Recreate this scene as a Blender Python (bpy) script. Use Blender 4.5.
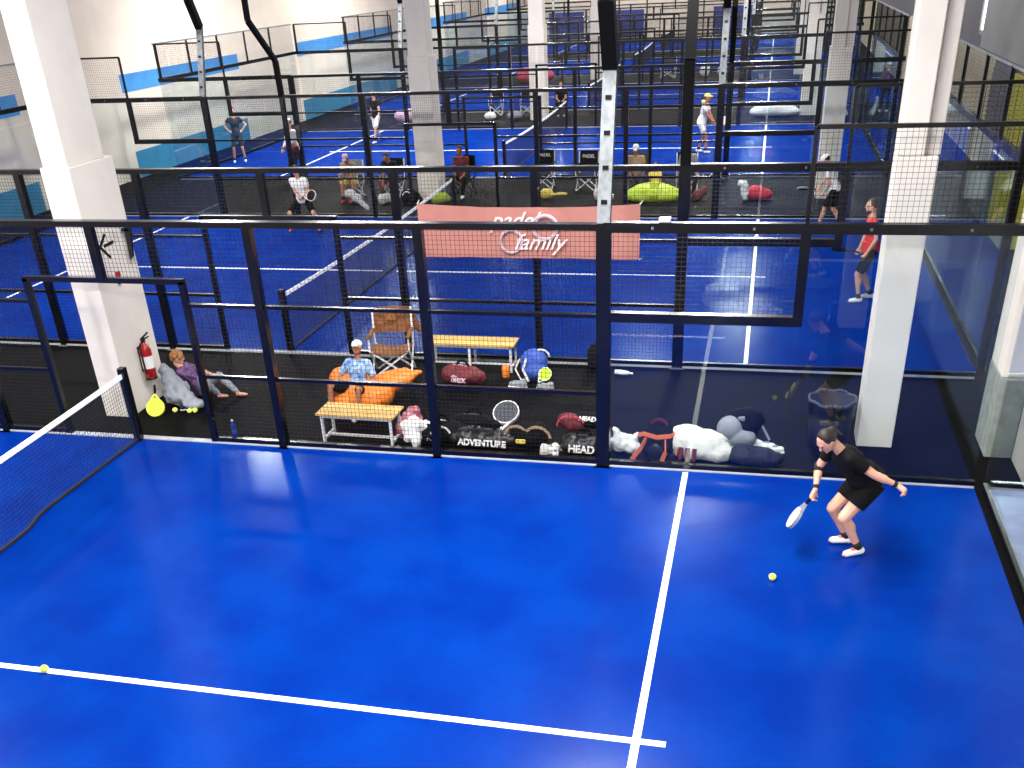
import bpy, bmesh, math, random
from mathutils import Vector, Matrix, Euler
random.seed(7)
SC = bpy.context.scene; COL = SC.collection
V = Vector; PI = math.pi
for o in list(bpy.data.objects): bpy.data.objects.remove(o)

# ------------------------------------------------------------------ camera, world, light, exposure
def setup_camera():
    yaw, pitch, roll, f = -.2553, .5341, -.0518, 987.743
    fw = V((math.sin(yaw)*math.cos(pitch), math.cos(yaw)*math.cos(pitch), -math.sin(pitch)))
    rt = V((math.cos(yaw), -math.sin(yaw), 0)); up = rt.cross(fw)
    r2 = rt*math.cos(roll)+up*math.sin(roll); u2 = -rt*math.sin(roll)+up*math.cos(roll)
    cam = bpy.data.objects.new('camera', bpy.data.cameras.new('camera')); COL.objects.link(cam)
    cam.matrix_world = Matrix((( r2.x,u2.x,-fw.x,7.5429),(r2.y,u2.y,-fw.y,-5.2633),(r2.z,u2.z,-fw.z,5.0153),(0,0,0,1)))
    cam.data.sensor_width = 36; cam.data.lens = 36*f/1024; cam.data.shift_y = 169.1355/1024
    cam.data.clip_end = 300; SC.camera = cam
setup_camera()
SC.view_settings.view_transform = 'Standard'; SC.view_settings.look = 'None'
SC.view_settings.gamma = 1; SC.view_settings.use_curve_mapping = False
SC.view_settings.exposure = 1.0
SC.cycles.transparent_max_bounces = 32
w = bpy.data.worlds.new('hall_daylight'); SC.world = w; w.use_nodes = True
w.node_tree.nodes['Background'].inputs[0].default_value = (.97, .96, 1.0, 1)
w.node_tree.nodes['Background'].inputs[1].default_value = 1.0

# courts: (near Y, far Y, x of the net)
COURTS = [(-4.24, 5.0, 0.0), (8.43, 17.85, .56), (22.9, 32.35, .56), (37.3, 46.6, .56), (51.6, 60.8, .56), (66.0, 75.2, .56)]
LAMP_W = 235
def lamp(x, y, out, k=1):
    ld = bpy.data.lights.new('floodlight_beam', 'AREA'); ld.shape = 'RECTANGLE'; ld.size = .9; ld.size_y = .45
    ld.energy = LAMP_W*k; ld.color = (1.0, .97, .92); ld.spread = math.radians(150)
    o = bpy.data.objects.new('floodlight_beam', ld); COL.objects.link(o)
    o.location = (x, y, 6.0); o.rotation_euler = (math.radians(-28)*out, 0, 0)
for (y0, y1, dx) in COURTS:
    for sx in (-6, 6):
        k = 1 if y0 < 0 else 1.25; lamp(dx+sx, y1-.25, 1, k); lamp(dx+sx, y0+.25, -1, k)
# added unseen area lights below the ceiling, for ambient fill and turf glare
for (x, y) in ((-5.5, 1), (4.5, 1), (-6, 27), (4, 27), (-8.4, 38.6), (7.4, 38.6), (-5, 57), (4, 57), (-5, 73), (7.5, 73)):
    ld = bpy.data.lights.new('added_fill_strip', 'AREA'); ld.shape = 'RECTANGLE'; ld.size = 1.2; ld.size_y = 3.6 if y > 5 else 7
    if y == 38.6: ld.size, ld.size_y = (.9, 1.7) if x > 0 else (2.0, 2.6)
    ld.energy = 520 if y > 5 else 760; ld.color = (1, .97, .93)
    o = bpy.data.objects.new('added_fill_strip', ld); COL.objects.link(o); o.location = (x, y, 8.3)

# ------------------------------------------------------------------ materials
def mat(name, c, rough=.6, metal=0, var=0, scale=8, spec=.5, c2=None, bump=0, sheen=0):
    m = bpy.data.materials.new(name); m.use_nodes = True; nt = m.node_tree; b = nt.nodes['Principled BSDF']
    c = tuple(((v/255)/12.92 if v/255 <= .04045 else ((v/255+.055)/1.055)**2.4) for v in c)
    b.inputs['Base Color'].default_value = (*c, 1); b.inputs['Roughness'].default_value = rough
    b.inputs['Metallic'].default_value = metal; b.inputs['Specular IOR Level'].default_value = spec
    tc = nt.nodes.new('ShaderNodeTexCoord'); n = nt.nodes.new('ShaderNodeTexNoise'); n.inputs['Scale'].default_value = scale
    n.inputs['Detail'].default_value = 4; nt.links.new(tc.outputs['Object'], n.inputs['Vector'])
    r = nt.nodes.new('ShaderNodeValToRGB'); nt.links.new(n.outputs['Fac'], r.inputs[0])
    if c2 is not None:
        cc = tuple(((v/255)/12.92 if v/255 <= .04045 else ((v/255+.055)/1.055)**2.4) for v in c2)
    else: cc = tuple(v*(1-var) for v in c)
    r.color_ramp.elements[0].position = .35; r.color_ramp.elements[1].position = .65
    r.color_ramp.elements[0].color = (*c, 1); r.color_ramp.elements[1].color = (*cc, 1)
    nt.links.new(r.outputs[0], b.inputs['Base Color'])
    if bump:
        bp = nt.nodes.new('ShaderNodeBump'); bp.inputs['Strength'].default_value = bump; bp.inputs['Distance'].default_value = .02
        nt.links.new(n.outputs['Fac'], bp.inputs['Height']); nt.links.new(bp.outputs[0], b.inputs['Normal'])
    return m
def turf_mat():
    m = mat('blue_turf', (0, 46, 132), .3, 0, 0, 1.3, 0, c2=(0, 35, 120))
    nt = m.node_tree; b = nt.nodes['Principled BSDF']
    tc = nt.nodes['Texture Coordinate']; n = nt.nodes.new('ShaderNodeTexNoise'); n.inputs['Scale'].default_value = 55; n.inputs['Detail'].default_value = 3
    nt.links.new(tc.outputs['Object'], n.inputs['Vector'])
    mx = nt.nodes.new('ShaderNodeMix'); mx.data_type = 'RGBA'; mx.blend_type = 'MULTIPLY'; mx.inputs[0].default_value = .35
    cr = nt.nodes.new('ShaderNodeValToRGB'); cr.color_ramp.elements[0].position = .3; cr.color_ramp.elements[0].color = (.55, .6, .7, 1); cr.color_ramp.elements[1].position = .7
    nt.links.new(n.outputs['Fac'], cr.inputs[0])
    src = b.inputs['Base Color'].links[0].from_socket
    nt.links.new(src, mx.inputs[6]); nt.links.new(cr.outputs[0], mx.inputs[7]); nt.links.new(mx.outputs[2], b.inputs['Base Color'])
    bp = nt.nodes.new('ShaderNodeBump'); bp.inputs['Strength'].default_value = .12; bp.inputs['Distance'].default_value = .01
    nt.links.new(n.outputs['Fac'], bp.inputs['Height']); nt.links.new(bp.outputs[0], b.inputs['Normal'])
    g = nt.nodes.new('ShaderNodeBsdfGlossy'); g.inputs['Roughness'].default_value = .19; g.inputs[0].default_value = (.75, .9, 1, 1)
    mx2 = nt.nodes.new('ShaderNodeMixShader'); mx2.inputs[0].default_value = .03; out = nt.nodes['Material Output']
    nt.links.new(b.outputs[0], mx2.inputs[1]); nt.links.new(g.outputs[0], mx2.inputs[2]); nt.links.new(mx2.outputs[0], out.inputs[0])
    return m
def glass_mat(name, col=(.93, .96, .965), k=1.0):
    m = bpy.data.materials.new(name); m.use_nodes = True; nt = m.node_tree; nt.nodes.clear()
    out = nt.nodes.new('ShaderNodeOutputMaterial'); mix = nt.nodes.new('ShaderNodeMixShader')
    t = nt.nodes.new('ShaderNodeBsdfTransparent'); t.inputs[0].default_value = (*col, 1)
    g = nt.nodes.new('ShaderNodeBsdfGlossy'); g.inputs['Roughness'].default_value = .015; g.inputs[0].default_value = (.9*k, .95*k, 1*k, 1)
    f = nt.nodes.new('ShaderNodeFresnel'); ge = nt.nodes.new('ShaderNodeNewGeometry')
    mr = nt.nodes.new('ShaderNodeMapRange'); mr.inputs[3].default_value = 1.5; mr.inputs[4].default_value = 1/1.5
    nt.links.new(ge.outputs['Backfacing'], mr.inputs[0]); nt.links.new(mr.outputs[0], f.inputs[0])
    nt.links.new(f.outputs[0], mix.inputs[0]); nt.links.new(t.outputs[0], mix.inputs[1]); nt.links.new(g.outputs[0], mix.inputs[2])
    nt.links.new(mix.outputs[0], out.inputs[0]); return m
def emit_mat(name, c, s):
    m = bpy.data.materials.new(name); m.use_nodes = True; b = m.node_tree.nodes['Principled BSDF']
    b.inputs['Emission Color'].default_value = (*c, 1); b.inputs['Emission Strength'].default_value = s; b.inputs['Base Color'].default_value = (.8, .8, .8, 1); return m
M = dict(
 turf=turf_mat(), line=mat('white_line', (245, 246, 248), .6, var=.06), rubber=mat('black_rubber', (11, 10, 12), .7, c2=(5, 5, 7), scale=14, spec=.05),
 kerb=mat('grey_kerb', (165, 170, 178), .6, var=.25, scale=5), frame=mat('black_frame', (10, 10, 12), .22, var=.3, spec=.6),
 mast=mat('black_mast_paint', (7, 7, 9), .75, spec=.15),
 wire=mat('black_wire', (11, 11, 14), .5, spec=.4), silver=mat('galvanised_steel', (112, 118, 122), .55, .2, var=.35, scale=14),
 glass=glass_mat('court_glass'), plaster=mat('white_plaster', (226, 214, 198), .85, var=.08, scale=1.2, spec=.2, bump=.05),
 pillar=mat('painted_pillar', (228, 222, 214), .8, var=.07, scale=2.5, spec=.25, bump=.05), greyp=mat('grey_paint', (150, 158, 152), .8, var=.25, scale=9, spec=.2),
 sky_stripe=mat('sky_blue_paint', (64, 146, 214), .8, var=.15, scale=2), teal_stripe=mat('teal_paint', (42, 128, 170), .8, var=.15, scale=2),
 darkwall=mat('dark_cladding', (62, 61, 66), .6, var=.15, scale=1), greywall=mat('grey_cladding', (124, 126, 124), .6, var=.15, scale=1), beige=mat('beige_render', (176, 166, 140), .8, var=.2, scale=2),
 yellow=mat('yellow_paint', (196, 190, 40), .6, var=.1), band=mat('net_tape', (240, 240, 244), .7), netw=mat('net_cord', (10, 12, 34), .8),
 coral=mat('coral_cloth', (186, 126, 117), .9, var=.08, scale=6), bannerprint=mat('white_print', (244, 228, 228), .8), bannergrey=mat('grey_print', (190, 170, 180), .8),
 black=mat('black_fabric', (7, 7, 9), .85, var=.3, spec=.2), navy=mat('navy_fabric', (20, 26, 52), .75, var=.3), gloss_black=mat('black_vinyl', (12, 12, 14), .4),
 white=mat('white_fabric', (236, 236, 234), .75, var=.08), cream=mat('cream_vinyl', (226, 222, 212), .5, var=.06), grey=mat('grey_fabric', (140, 146, 156), .8, var=.2), dgrey=mat('dark_grey_fabric', (66, 70, 80), .8, var=.2),
 orange=mat('orange_vinyl', (238, 130, 40), .5, var=.15), coralorange=mat('coral_orange_fabric', (238, 120, 78), .6, var=.1), red=mat('red_fabric', (214, 40, 48), .7, var=.15), redp=mat('red_enamel', (160, 18, 22), .3), dred=mat('maroon_fabric', (104, 26, 36), .7, var=.3),
 lime=mat('lime_fabric', (196, 226, 60), .6, var=.12), ball=mat('ball_felt', (214, 230, 70), .9), pink=mat('pink_fabric', (222, 80, 110), .7, var=.2), palepink=mat('pale_pink_fabric', (214, 178, 196), .7, var=.1),
 skin=mat('skin', (214, 160, 134), .55, var=.08), skin2=mat('tanned_skin', (168, 112, 84), .55, var=.08), dark_hair=mat('dark_hair', (38, 26, 24), .6, var=.3, scale=40), curls=mat('blonde_curls', (176, 122, 62), .6, c2=(120, 76, 36), scale=40),
 rosy=mat('rosy_towel', (214, 150, 166), .8, c2=(120, 30, 50), scale=9),
 purple=mat('purple_print', (60, 34, 78), .8, c2=(120, 84, 130), scale=22), bluep=mat('blue_print_shirt', (64, 110, 178), .8, c2=(170, 200, 230), scale=16), yellowc=mat('yellow_cloth', (232, 214, 96), .7, var=.1),
 wood=mat('pine_slat', (224, 184, 106), .55, var=.2, scale=6), whitem=mat('white_metal', (222, 224, 226), .4), brown=mat('brown_canvas', (140, 90, 46), .8, c2=(96, 58, 30), scale=12), tan=mat('tan_cloth', (176, 150, 120), .8, var=.2),
 blue=mat('blue_fabric', (44, 80, 170), .7, var=.2), water=mat('blue_bottle', (30, 60, 150), .2), clear=mat('clear_plastic', (206, 216, 224), .15), eye=mat('eye_dark', (20, 16, 16), .3), lips=mat('lips', (170, 90, 84), .5), sock=mat('black_sock', (16, 16, 18), .8), lamp=emit_mat('lamp_lens', (1, .98, .94), 12), win=emit_mat('window_daylight', (.95, .98, 1), 2.2),
 ceil=mat('ceiling_deck', (196, 198, 204), .8, var=.1, scale=1),
 pad=mat('blue_wall_pad', (44, 58, 150), .6, var=.15, scale=1),
)

# ------------------------------------------------------------------ helpers
def link(name, me, m, parent=None, smooth=False):
    o = bpy.data.objects.new(name, me); COL.objects.link(o)
    for mm in (m if isinstance(m, (list, tuple)) else [m]): me.materials.append(mm)
    if smooth:
        for p in me.polygons: p.use_smooth = True
    if parent: o.parent = parent
    return o
class MB:
    def __init__(s): s.v = []; s.f = []; s.mi = []
    def add(s, vs, fs, mi=0):
        n = len(s.v); s.v += [tuple(v) for v in vs]; s.f += [tuple(i+n for i in f) for f in fs]; s.mi += [mi]*len(fs); return s
    def box(s, x0, x1, y0, y1, z0, z1, mi=0):
        x0, x1 = min(x0, x1), max(x0, x1); y0, y1 = min(y0, y1), max(y0, y1)
        return s.add([(x0,y0,z0),(x1,y0,z0),(x1,y1,z0),(x0,y1,z0),(x0,y0,z1),(x1,y0,z1),(x1,y1,z1),(x0,y1,z1)],
              [(3,2,1,0),(4,5,6,7),(0,1,5,4),(1,2,6,5),(2,3,7,6),(3,0,4,7)], mi)
    def bar(s, a, b, w=.03, h=None, mi=0, n=4):
        a, b = V(a), V(b); h = h or w; d = (b-a).normalized(); u = d.cross(V((0,0,1)))
        if u.length < 1e-3: u = V((1,0,0))
        u.normalize(); t = u.cross(d); vs = []
        for p in (a, b):
            for k in range(n):
                an = 2*PI*(k+.5)/n; q = 1/math.cos(PI/n)/2
                vs.append(p+u*(w*q*math.cos(an))+t*(h*q*math.sin(an)))
        return s.add(vs, [(k, (k+1)%n, n+(k+1)%n, n+k) for k in range(n)]+[tuple(range(n-1,-1,-1)), tuple(range(n, 2*n))], mi)
    def tube(s, pts, r, n=8, mi=0):
        for a, b in zip(pts, pts[1:]): s.bar(a, b, 2*r, mi=mi, n=n)
        return s
    def lathe(s, prof, c=(0,0,0), n=24, mi=0, cap=True):
        vs = [(c[0]+r*math.cos(2*PI*k/n), c[1]+r*math.sin(2*PI*k/n), c[2]+z) for r, z in prof for k in range(n)]
        fs = [(i*n+k, i*n+(k+1)%n, (i+1)*n+(k+1)%n, (i+1)*n+k) for i in range(len(prof)-1) for k in range(n)]
        if cap: fs += [tuple(range(n-1,-1,-1)), tuple((len(prof)-1)*n+k for k in range(n))]
        return s.add(vs, fs, mi)
    def ell(s, c, r, R=None, n=14, m=9, mi=0):
        vs = []; R = R or Matrix.Identity(3); c = V(c)
        for i in range(m+1):
            th = PI*i/m
            for k in range(n):
                vs.append(c+R@V((r[0]*math.sin(th)*math.cos(2*PI*k/n), r[1]*math.sin(th)*math.sin(2*PI*k/n), r[2]*math.cos(th))))
        return s.add(vs, [(i*n+(k+1)%n, i*n+k, (i+1)*n+k, (i+1)*n+(k+1)%n) for i in range(m) for k in range(n)], mi)
    def cap(s, a, b, ra, rb, n=12):
        a, b = V(a), V(b); d = b-a
        if d.length > 1e-4:
            d.normalize(); u = d.orthogonal().normalized(); t = d.cross(u)
            vs = [p+(u*math.cos(2*PI*k/n)+t*math.sin(2*PI*k/n))*r for p, r in ((a, ra), (b, rb)) for k in range(n)]
            s.add(vs, [(k, (k+1)%n, n+(k+1)%n, n+k) for k in range(n)]+[tuple(range(n-1,-1,-1)), tuple(range(n, 2*n))])
        s.ell(a, (ra,)*3, n=n, m=7); s.ell(b, (rb,)*3, n=n, m=7); return s
    def cone(s, a, b, ra, rb, n=16):
        a, b = V(a), V(b); d = (b-a).normalized(); u = d.orthogonal().normalized(); t = d.cross(u)
        vs = [p+(u*math.cos(2*PI*k/n)+t*math.sin(2*PI*k/n))*r for p, r in ((a, ra), (b, rb)) for k in range(n)]
        return s.add(vs, [(k, (k+1)%n, n+(k+1)%n, n+k) for k in range(n)]+[tuple(range(n-1,-1,-1)), tuple(range(n, 2*n))])
    def prism(s, pts, z0, z1, mi=0):
        n = len(pts); vs = [(x, y, z0) for x, y in pts]+[(x, y, z1) for x, y in pts]
        return s.add(vs, [(k, (k+1)%n, n+(k+1)%n, n+k) for k in range(n)]+[tuple(range(n-1,-1,-1)), tuple(range(n, 2*n))], mi)
    def xf(s, Mx): s.v = [tuple(Mx@V(v)) for v in s.v]; return s
    def build(s, name, m, parent=None, smooth=False, bevel=0):
        me = bpy.data.meshes.new(name); me.from_pydata(s.v, [], s.f); me.update()
        o = link(name, me, m, parent, smooth)
        for p, i in zip(me.polygons, s.mi): p.material_index = i
        if bevel:
            b = o.modifiers.new('b', 'BEVEL'); b.width = bevel; b.segments = 2; b.limit_method = 'ANGLE'
        return o
    def soft(s, name, m, parent=None, vox=.015, smooth=2):
        o = s.build(name, m, parent)
        r = o.modifiers.new('r', 'REMESH'); r.mode = 'VOXEL'; r.voxel_size = vox; r.use_smooth_shade = True
        if smooth:
            q = o.modifiers.new('s', 'SMOOTH'); q.factor = .5; q.iterations = smooth
        return o
def root(name, label, cat, loc=(0,0,0), rz=0, group=None, sc=1):
    o = bpy.data.objects.new(name, None); COL.objects.link(o); o.location = loc; o.rotation_euler = (0, 0, rz); o.scale = (sc,)*3
    o.empty_display_size = .1
    return tag(o, label, cat, group)
def tag(o, label, cat, group=None):
    o['label'] = label; o['category'] = cat
    if group: o['group'] = group
    return o
def struct(o): o['kind'] = 'structure'; return o
def dup(r, loc, rz, label, group=None):
    c = r.copy(); COL.objects.link(c); c.location = loc; c.rotation_euler = (0, 0, rz); c['label'] = label
    if group: c['group'] = group
    def rec(a, b):
        for ch in a.children:
            d = ch.copy(); COL.objects.link(d); d.parent = b; rec(ch, d)
    rec(r, c); return c
def text(body, size, m, parent, loc, rot, name='lettering', ext=.002, shear=0, bold=0):
    cu = bpy.data.curves.new('t', 'FONT'); cu.body = body; cu.size = size; cu.extrude = ext; cu.align_x = 'CENTER'; cu.align_y = 'CENTER'; cu.shear = shear; cu.offset = bold
    t = bpy.data.objects.new('t', cu); COL.objects.link(t)
    me = bpy.data.meshes.new_from_object(t); bpy.data.objects.remove(t)
    o = link(name, me, m, parent); o.location = loc; o.rotation_euler = rot; return o

# ------------------------------------------------------------------ floor and walls
struct(MB().box(-11, 13, -9, 82, -.2, 0).build('floor', M['rubber']))
for i, (y0, y1, dx) in enumerate(COURTS):
    c = (y0+y1)/2; mb = MB(); mb.box(dx-10, dx+10, y0, y1, 0, .012, 0)
    z = .0125
    def ln(x0, x1, ya, yb): mb.box(x0, x1, ya, yb, z-.002, z+.0025, 1)
    for s in (-1, 1):
        ln(dx+s*6.95-.03, dx+s*6.95+.03, y0+.03, y1-.03)
        ln(dx+s*.15, dx+s*6.92, c-.03, c+.03); ln(dx+s*6.98, dx+s*7.17, c-.03, c+.03)
    o = struct(mb.build('court_turf', [M['turf'], M['line']]))
    k = MB()
    for yy in (y0-.045, y1+.045): k.box(dx-10, dx+10, yy-.045, yy+.045, 0, .03)
    struct(k.build('court_kerb', M['kerb'], bevel=.005))
struct(MB().box(-11.3, 13.3, -9, 82, 8.5, 8.7).build('ceiling', M['ceil']))
struct(MB().box(-11.3, 13.3, -9.3, -9, 0, 8.5).build('wall_back', M['plaster']))
# left wall with its blue painted stripes
mb = MB().box(-11.3, -11, -9, 82, 0, 8.5, 0)
for ya, yb in ((6, 18.5), (23.2, 30.7), (35.8, 47.5), (51.5, 61.5), (66, 76)):
    mb.box(-11.02, -10.99, ya, yb, 2.36, 2.84, 1); mb.box(-11.02, -10.985, ya, yb, 0, .74, 2)
struct(mb.build('wall_left', [M['plaster'], M['sky_stripe'], M['teal_stripe']]))
mb = MB().box(-11.3, 13.3, 80, 80.3, 0, 8.5)
struct(mb.build('wall_far', M['plaster']))
for x0, x1 in ((-5.0, -2.2), (3.0, 6.4), (-9.5, -6.8)):
    struct(MB().box(x0, x1, 79.9, 80, .1, 1.9).build('trim_pad', M['pad']))
# right wall: dark cladding above, render below, a narrow bright window
mb = MB().box(13, 13.3, -9, 82, 2.6, 8.5, 0).box(13.01, 13.3, -9, 82, 0, 2.6, 1)
struct(mb.build('wall_right', [M['darkwall'], M['beige']]))
mb = MB().box(12.9, 13.02, 25.6, 26.6, 3.05, 5.6, 1).box(12.86, 12.98, 25.5, 25.6, 2.95, 5.7, 0).box(12.86, 12.98, 26.6, 26.7, 2.95, 5.7, 0).box(12.86, 12.98, 25.5, 26.7, 2.95, 3.05, 0)
struct(mb.build('window_1', [M['greywall'], M['win']]))
struct(MB().box(12.2, 13, 12, 22.2, 2.95, 6.9).build('trim_bulkhead', M['greywall']))
mb = MB().box(12.03, 12.95, 17.3, 19.1, 0, 2.94)
for k in range(28): mb.box(12.0, 12.03, 17.32, 19.08, .06+k*.1, .11+k*.1)
tag(mb.build('louvred_cabinet', M['silver']), 'tall grey louvred metal cabinet against the right wall behind the glass', 'cabinet')
tag(MB().box(12.0, 12.9, 15.4, 16.9, 0, 2.9).build('metal_locker', M['yellow'], bevel=.02), 'tall yellow locker standing at the right wall beyond the glass', 'locker')
# low white wall and ledge beside the nearest court
struct(MB().box(10.52, 10.8, -9, 5.84, 0, 3.0).build('wall_near_right', M['pillar']))
struct(MB().box(10.1, 10.52, 3.1, 4.93, 0, .05).box(10.1, 10.52, -6, 3.07, 0, .04).build('trim_ledge', M['kerb'], bevel=.005))

# ------------------------------------------------------------------ pillars (a thicker foot up to a step, a slimmer shaft above)
def pillar(x0, x1, y0, label, d=.7, up=.03, step=3.2, recess=0, two=False, name='concrete_pillar'):
    r = root(name, label, 'pillar', ((x0+x1)/2, y0+d/2, 0)); w2 = (x1-x0)/2; mb = MB()
    mb.box(-w2, w2, -d/2, d/2, 0, step)
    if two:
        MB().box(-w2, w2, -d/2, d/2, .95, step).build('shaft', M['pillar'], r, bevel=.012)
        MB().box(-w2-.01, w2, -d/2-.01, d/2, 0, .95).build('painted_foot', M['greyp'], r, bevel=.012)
    else: mb.build('foot', M['pillar'], r, bevel=.012)
    u = MB().box(-w2+up, w2-up, -d/2+up, d/2-up-.1, step, 8)
    if recess: u = MB().box(-w2+up, w2*.28, -d/2+up, d/2-up, step, 8).box(w2*.28, w2+.02, -d/2+up+.09, d/2-up, step, 8)
    u.build('upper_shaft', M['pillar'], r, bevel=.012)
    return r
P1 = pillar(-.93, -.53, 5.67, 'large white pillar at the left carrying the arrow and the fire extinguisher', d=.93)
pillar(8.855, 9.25, 5.97, 'white pillar in the aisle behind the crouching player', d=.40, up=.0, recess=1)
pillar(-1.0, -.45, 19.9, 'white pillar rising behind the folding chairs left of the coral banner', d=.65, up=.03, step=3.3)
pillar(8.78, 9.25, 20.1, 'white pillar beyond the second court, just behind the man in the grey shirt', d=.6, recess=1)
pillar(-1.25, -.65, 34.6, 'white pillar between the third and fourth courts, next to the red beanbag', d=.6)
pillar(8.65, 9.2, 34.6, 'white pillar at the right between the third and fourth courts', d=.6, recess=1)
pillar(-1.3, -.7, 49.2, 'slim distant white pillar left of centre between fourth and fifth courts', d=.6)
pillar(8.6, 9.15, 49.2, 'distant white pillar at the right between fourth and fifth courts', d=.6)
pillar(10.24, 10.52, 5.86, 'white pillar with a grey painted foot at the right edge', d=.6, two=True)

# ------------------------------------------------------------------ padel fences
H, HM, HL, HD, HT = 2.70, 1.77, .89, 2.05, 3.62
def grid(x0, x1, z0, z1, c=.05, t=.0033, axis='x', y=0):
    mb = MB(); n = max(1, round((x1-x0)/c)); m = max(1, round((z1-z0)/c)); h = t/2
    for i in range(1, n):
        x = x0+(x1-x0)*i/n
        vs = [(x-h,y-h,z0),(x+h,y-h,z0),(x+h,y+h,z0),(x-h,y+h,z0),(x-h,y-h,z1),(x+h,y-h,z1),(x+h,y+h,z1),(x-h,y+h,z1)]
        if axis == 'y': vs = [(b, a, c_) for a, b, c_ in vs]
        mb.add(vs, [(0,1,5,4),(1,2,6,5),(2,3,7,6),(3,0,4,7)])
    for j in range(1, m):
        z = z0+(z1-z0)*j/m
        vs = [(x0,y-h,z-h),(x0,y+h,z-h),(x0,y+h,z+h),(x0,y-h,z+h),(x1,y-h,z-h),(x1,y+h,z-h),(x1,y+h,z+h),(x1,y-h,z+h)]
        if axis == 'y': vs = [(b, a, c_) for a, b, c_ in vs]
        mb.add(vs, [(0,1,5,4),(1,2,6,5),(2,3,7,6),(3,0,4,7)])
    return mb
CACHE = {}
def cgrid(name, parent, *a, **k):
    key = (a, tuple(sorted(k.items())))
    if key in CACHE:
        o = bpy.data.objects.new(name, CACHE[key]); COL.objects.link(o); o.parent = parent; return o
    o = grid(*a, **k).build(name, M['wire'], parent); CACHE[key] = o.data; return o
def side_fence(label, cx, y, out, corner=True, left_mast=True, extra_mast=False):
    r = root('court_side_fence', label, 'fence', (cx, y+out*.045, 0)); F = M['frame']
    def bx(nm, *a, m=F, bevel=0): return MB().box(*a).build(nm, m, r, bevel=bevel)
    for x in (-10, -8, -6, -4, -2, 2, 4, 6, 8, 10):
        if abs(x) == 10:
            if corner and x > 0: bx('post', x-.05, x+.05, -.05, .05, 0, HT)
            else: bx('post', x-.03, x+.03, -.03, .03, H+.05, HT)
        elif abs(x) == 8:
            bx('post', x-.05, x+.05, -.04, .04, HM, H); bx('thin_post', x-.02, x+.02, -.02, .02, H, HT)
        else:
            w_ = .075 if abs(x) == 6 else .05
            bx('post', x-w_, x+w_, -.05, .05, 0, H)
            bx('foot_plate', x-w_-.03, x+w_+.03, -.09, .09, 0, .012, m=M['silver'])
    for x in (-1.05, 1.05): bx('door_post', x-.035, x+.035, -.035, .035, 0, HD)
    bx('post', -.05, .05, -.04, .04, HD, H)
    bx('door_lintel', -1.08, 1.08, -.035, .035, HD-.03, HD+.03)
    bx('top_rail', -6, 6, -.055, .055, H-.03, H+.035)
    for s in (-1, 1):
        bx('top_rail', s*6, s*10.05, -.045, .045, H-.05, H+.05); bx('thin_rail', s*8, s*10, -.02, .02, HT-.02, HT+.02)
        bx('frame_rail', s*6, s*8.05, -.045, .045, HM-.05, HM+.05)
        bx('middle_rail', s*1.05, s*6, -.025, .025, HM-.02, HM+.02); bx('lower_rail', s*1.05, s*6, -.025, .025, HL-.02, HL+.02)
        bx('bottom_rail', s*1.05, s*10, -.03, .03, .035, .085)
        for a, b in ((1.05, 2), (2, 4), (4, 6)):
            cgrid('mesh_panel', r, *sorted((s*a, s*b)), .06, H)
        cgrid('mesh_panel', r, *sorted((0.0, s*1.0)), HD, H)
        cgrid('mesh_panel', r, *sorted((s*6, s*8)), HM, H)
        cgrid('mesh_panel', r, *sorted((s*8, s*10)), H, HT)
        bx('glass_pane', s*6.09, s*7.985, -.008, .008, .09, HM-.05, m=M['glass'])
        bx('glass_pane', s*8.005, s*9.98, -.008, .008, .09, H-.05, m=M['glass'])
        for xx in (6.5, 7.5, 8.6, 9.5): bx('bolt', s*xx-.012, s*xx+.012, -.056, -.044, H-.012, H+.012, m=M['silver'])
        # light mast on the thick post
        if s < 0 and not left_mast: continue
        x = s*6
        if out > 0: pts = [(x, 0, H+.03), (x, .42, 4.15), (x, .12, 4.75), (x, -.35, 6.1)]
        else: pts = [(x, 0, H+.03), (x, 0, 3.95), (x, .2, 4.7), (x, .35, 6.1)]
        m = MB()
        for a, b in zip(pts, pts[1:]): m.bar(a, b, .13)
        if out > 0:
            q = MB().bar(pts[0], pts[1], .135, .09); mast = q.build('light_mast', M['silver'], r)
            for k in range(4):
                p = V(pts[0]).lerp(V(pts[1]), .15+.22*k); MB().box(x-.03, x+.03, p.y-.062, p.y-.045, p.z-.02, p.z+.02).build('bolt', F, mast)
            m = MB(); m.bar(pts[1], pts[2], .15); m.bar(pts[2], pts[3], .13); arm = m.build('arm', M['mast'], mast)
        else: mast = m.build('light_mast', M['mast'], r)
        yy = -.35 if out > 0 else .35
        MB().box(x-.45, x+.45, yy-.22, yy+.22, 6.06, 6.16).build('floodlight', F, r, bevel=.01)
    if extra_mast:
        MB().bar((-4, 0, H), (-4, -.05, 3.45), .11).bar((-4, -.05, 3.45), (-4, -1.1, 4.3), .1).bar((-4, -1.1, 4.3), (-4, -1.1, 6.1), .1).build('light_mast', M['mast'], r)
    return r
def end_fence(label, x, y0, y1, s):
    r = root('court_end_wall', label, 'glass wall', (x+s*.09, (y0+y1)/2, 0)); F = M['frame']; w_ = (y1-y0)/2; n = 5
    MB().box(-.04, .04, -w_, w_, H-.05, H+.05).build('top_rail', F, r); MB().box(-.02, .02, -w_, w_, HT-.02, HT+.02).build('mesh_rail', M['silver'], r)
    MB().box(-.02, .02, -w_, w_, .015, .085).build('bottom_rail', M['frame'], r)
    for k in range(n):
        a, b = -w_+2*w_*k/n, -w_+2*w_*(k+1)/n
        MB().box(-.008, .008, a+.01, b-.01, .09, H-.05).build('glass_pane', M['glass'], r)
        cgrid('mesh_panel', r, round(a, 3), round(b, 3), H, HT, axis='y')
        if k: MB().box(-.025, .025, a-.025, a+.025, H, HT).build('post', F, r)
    return r
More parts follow.
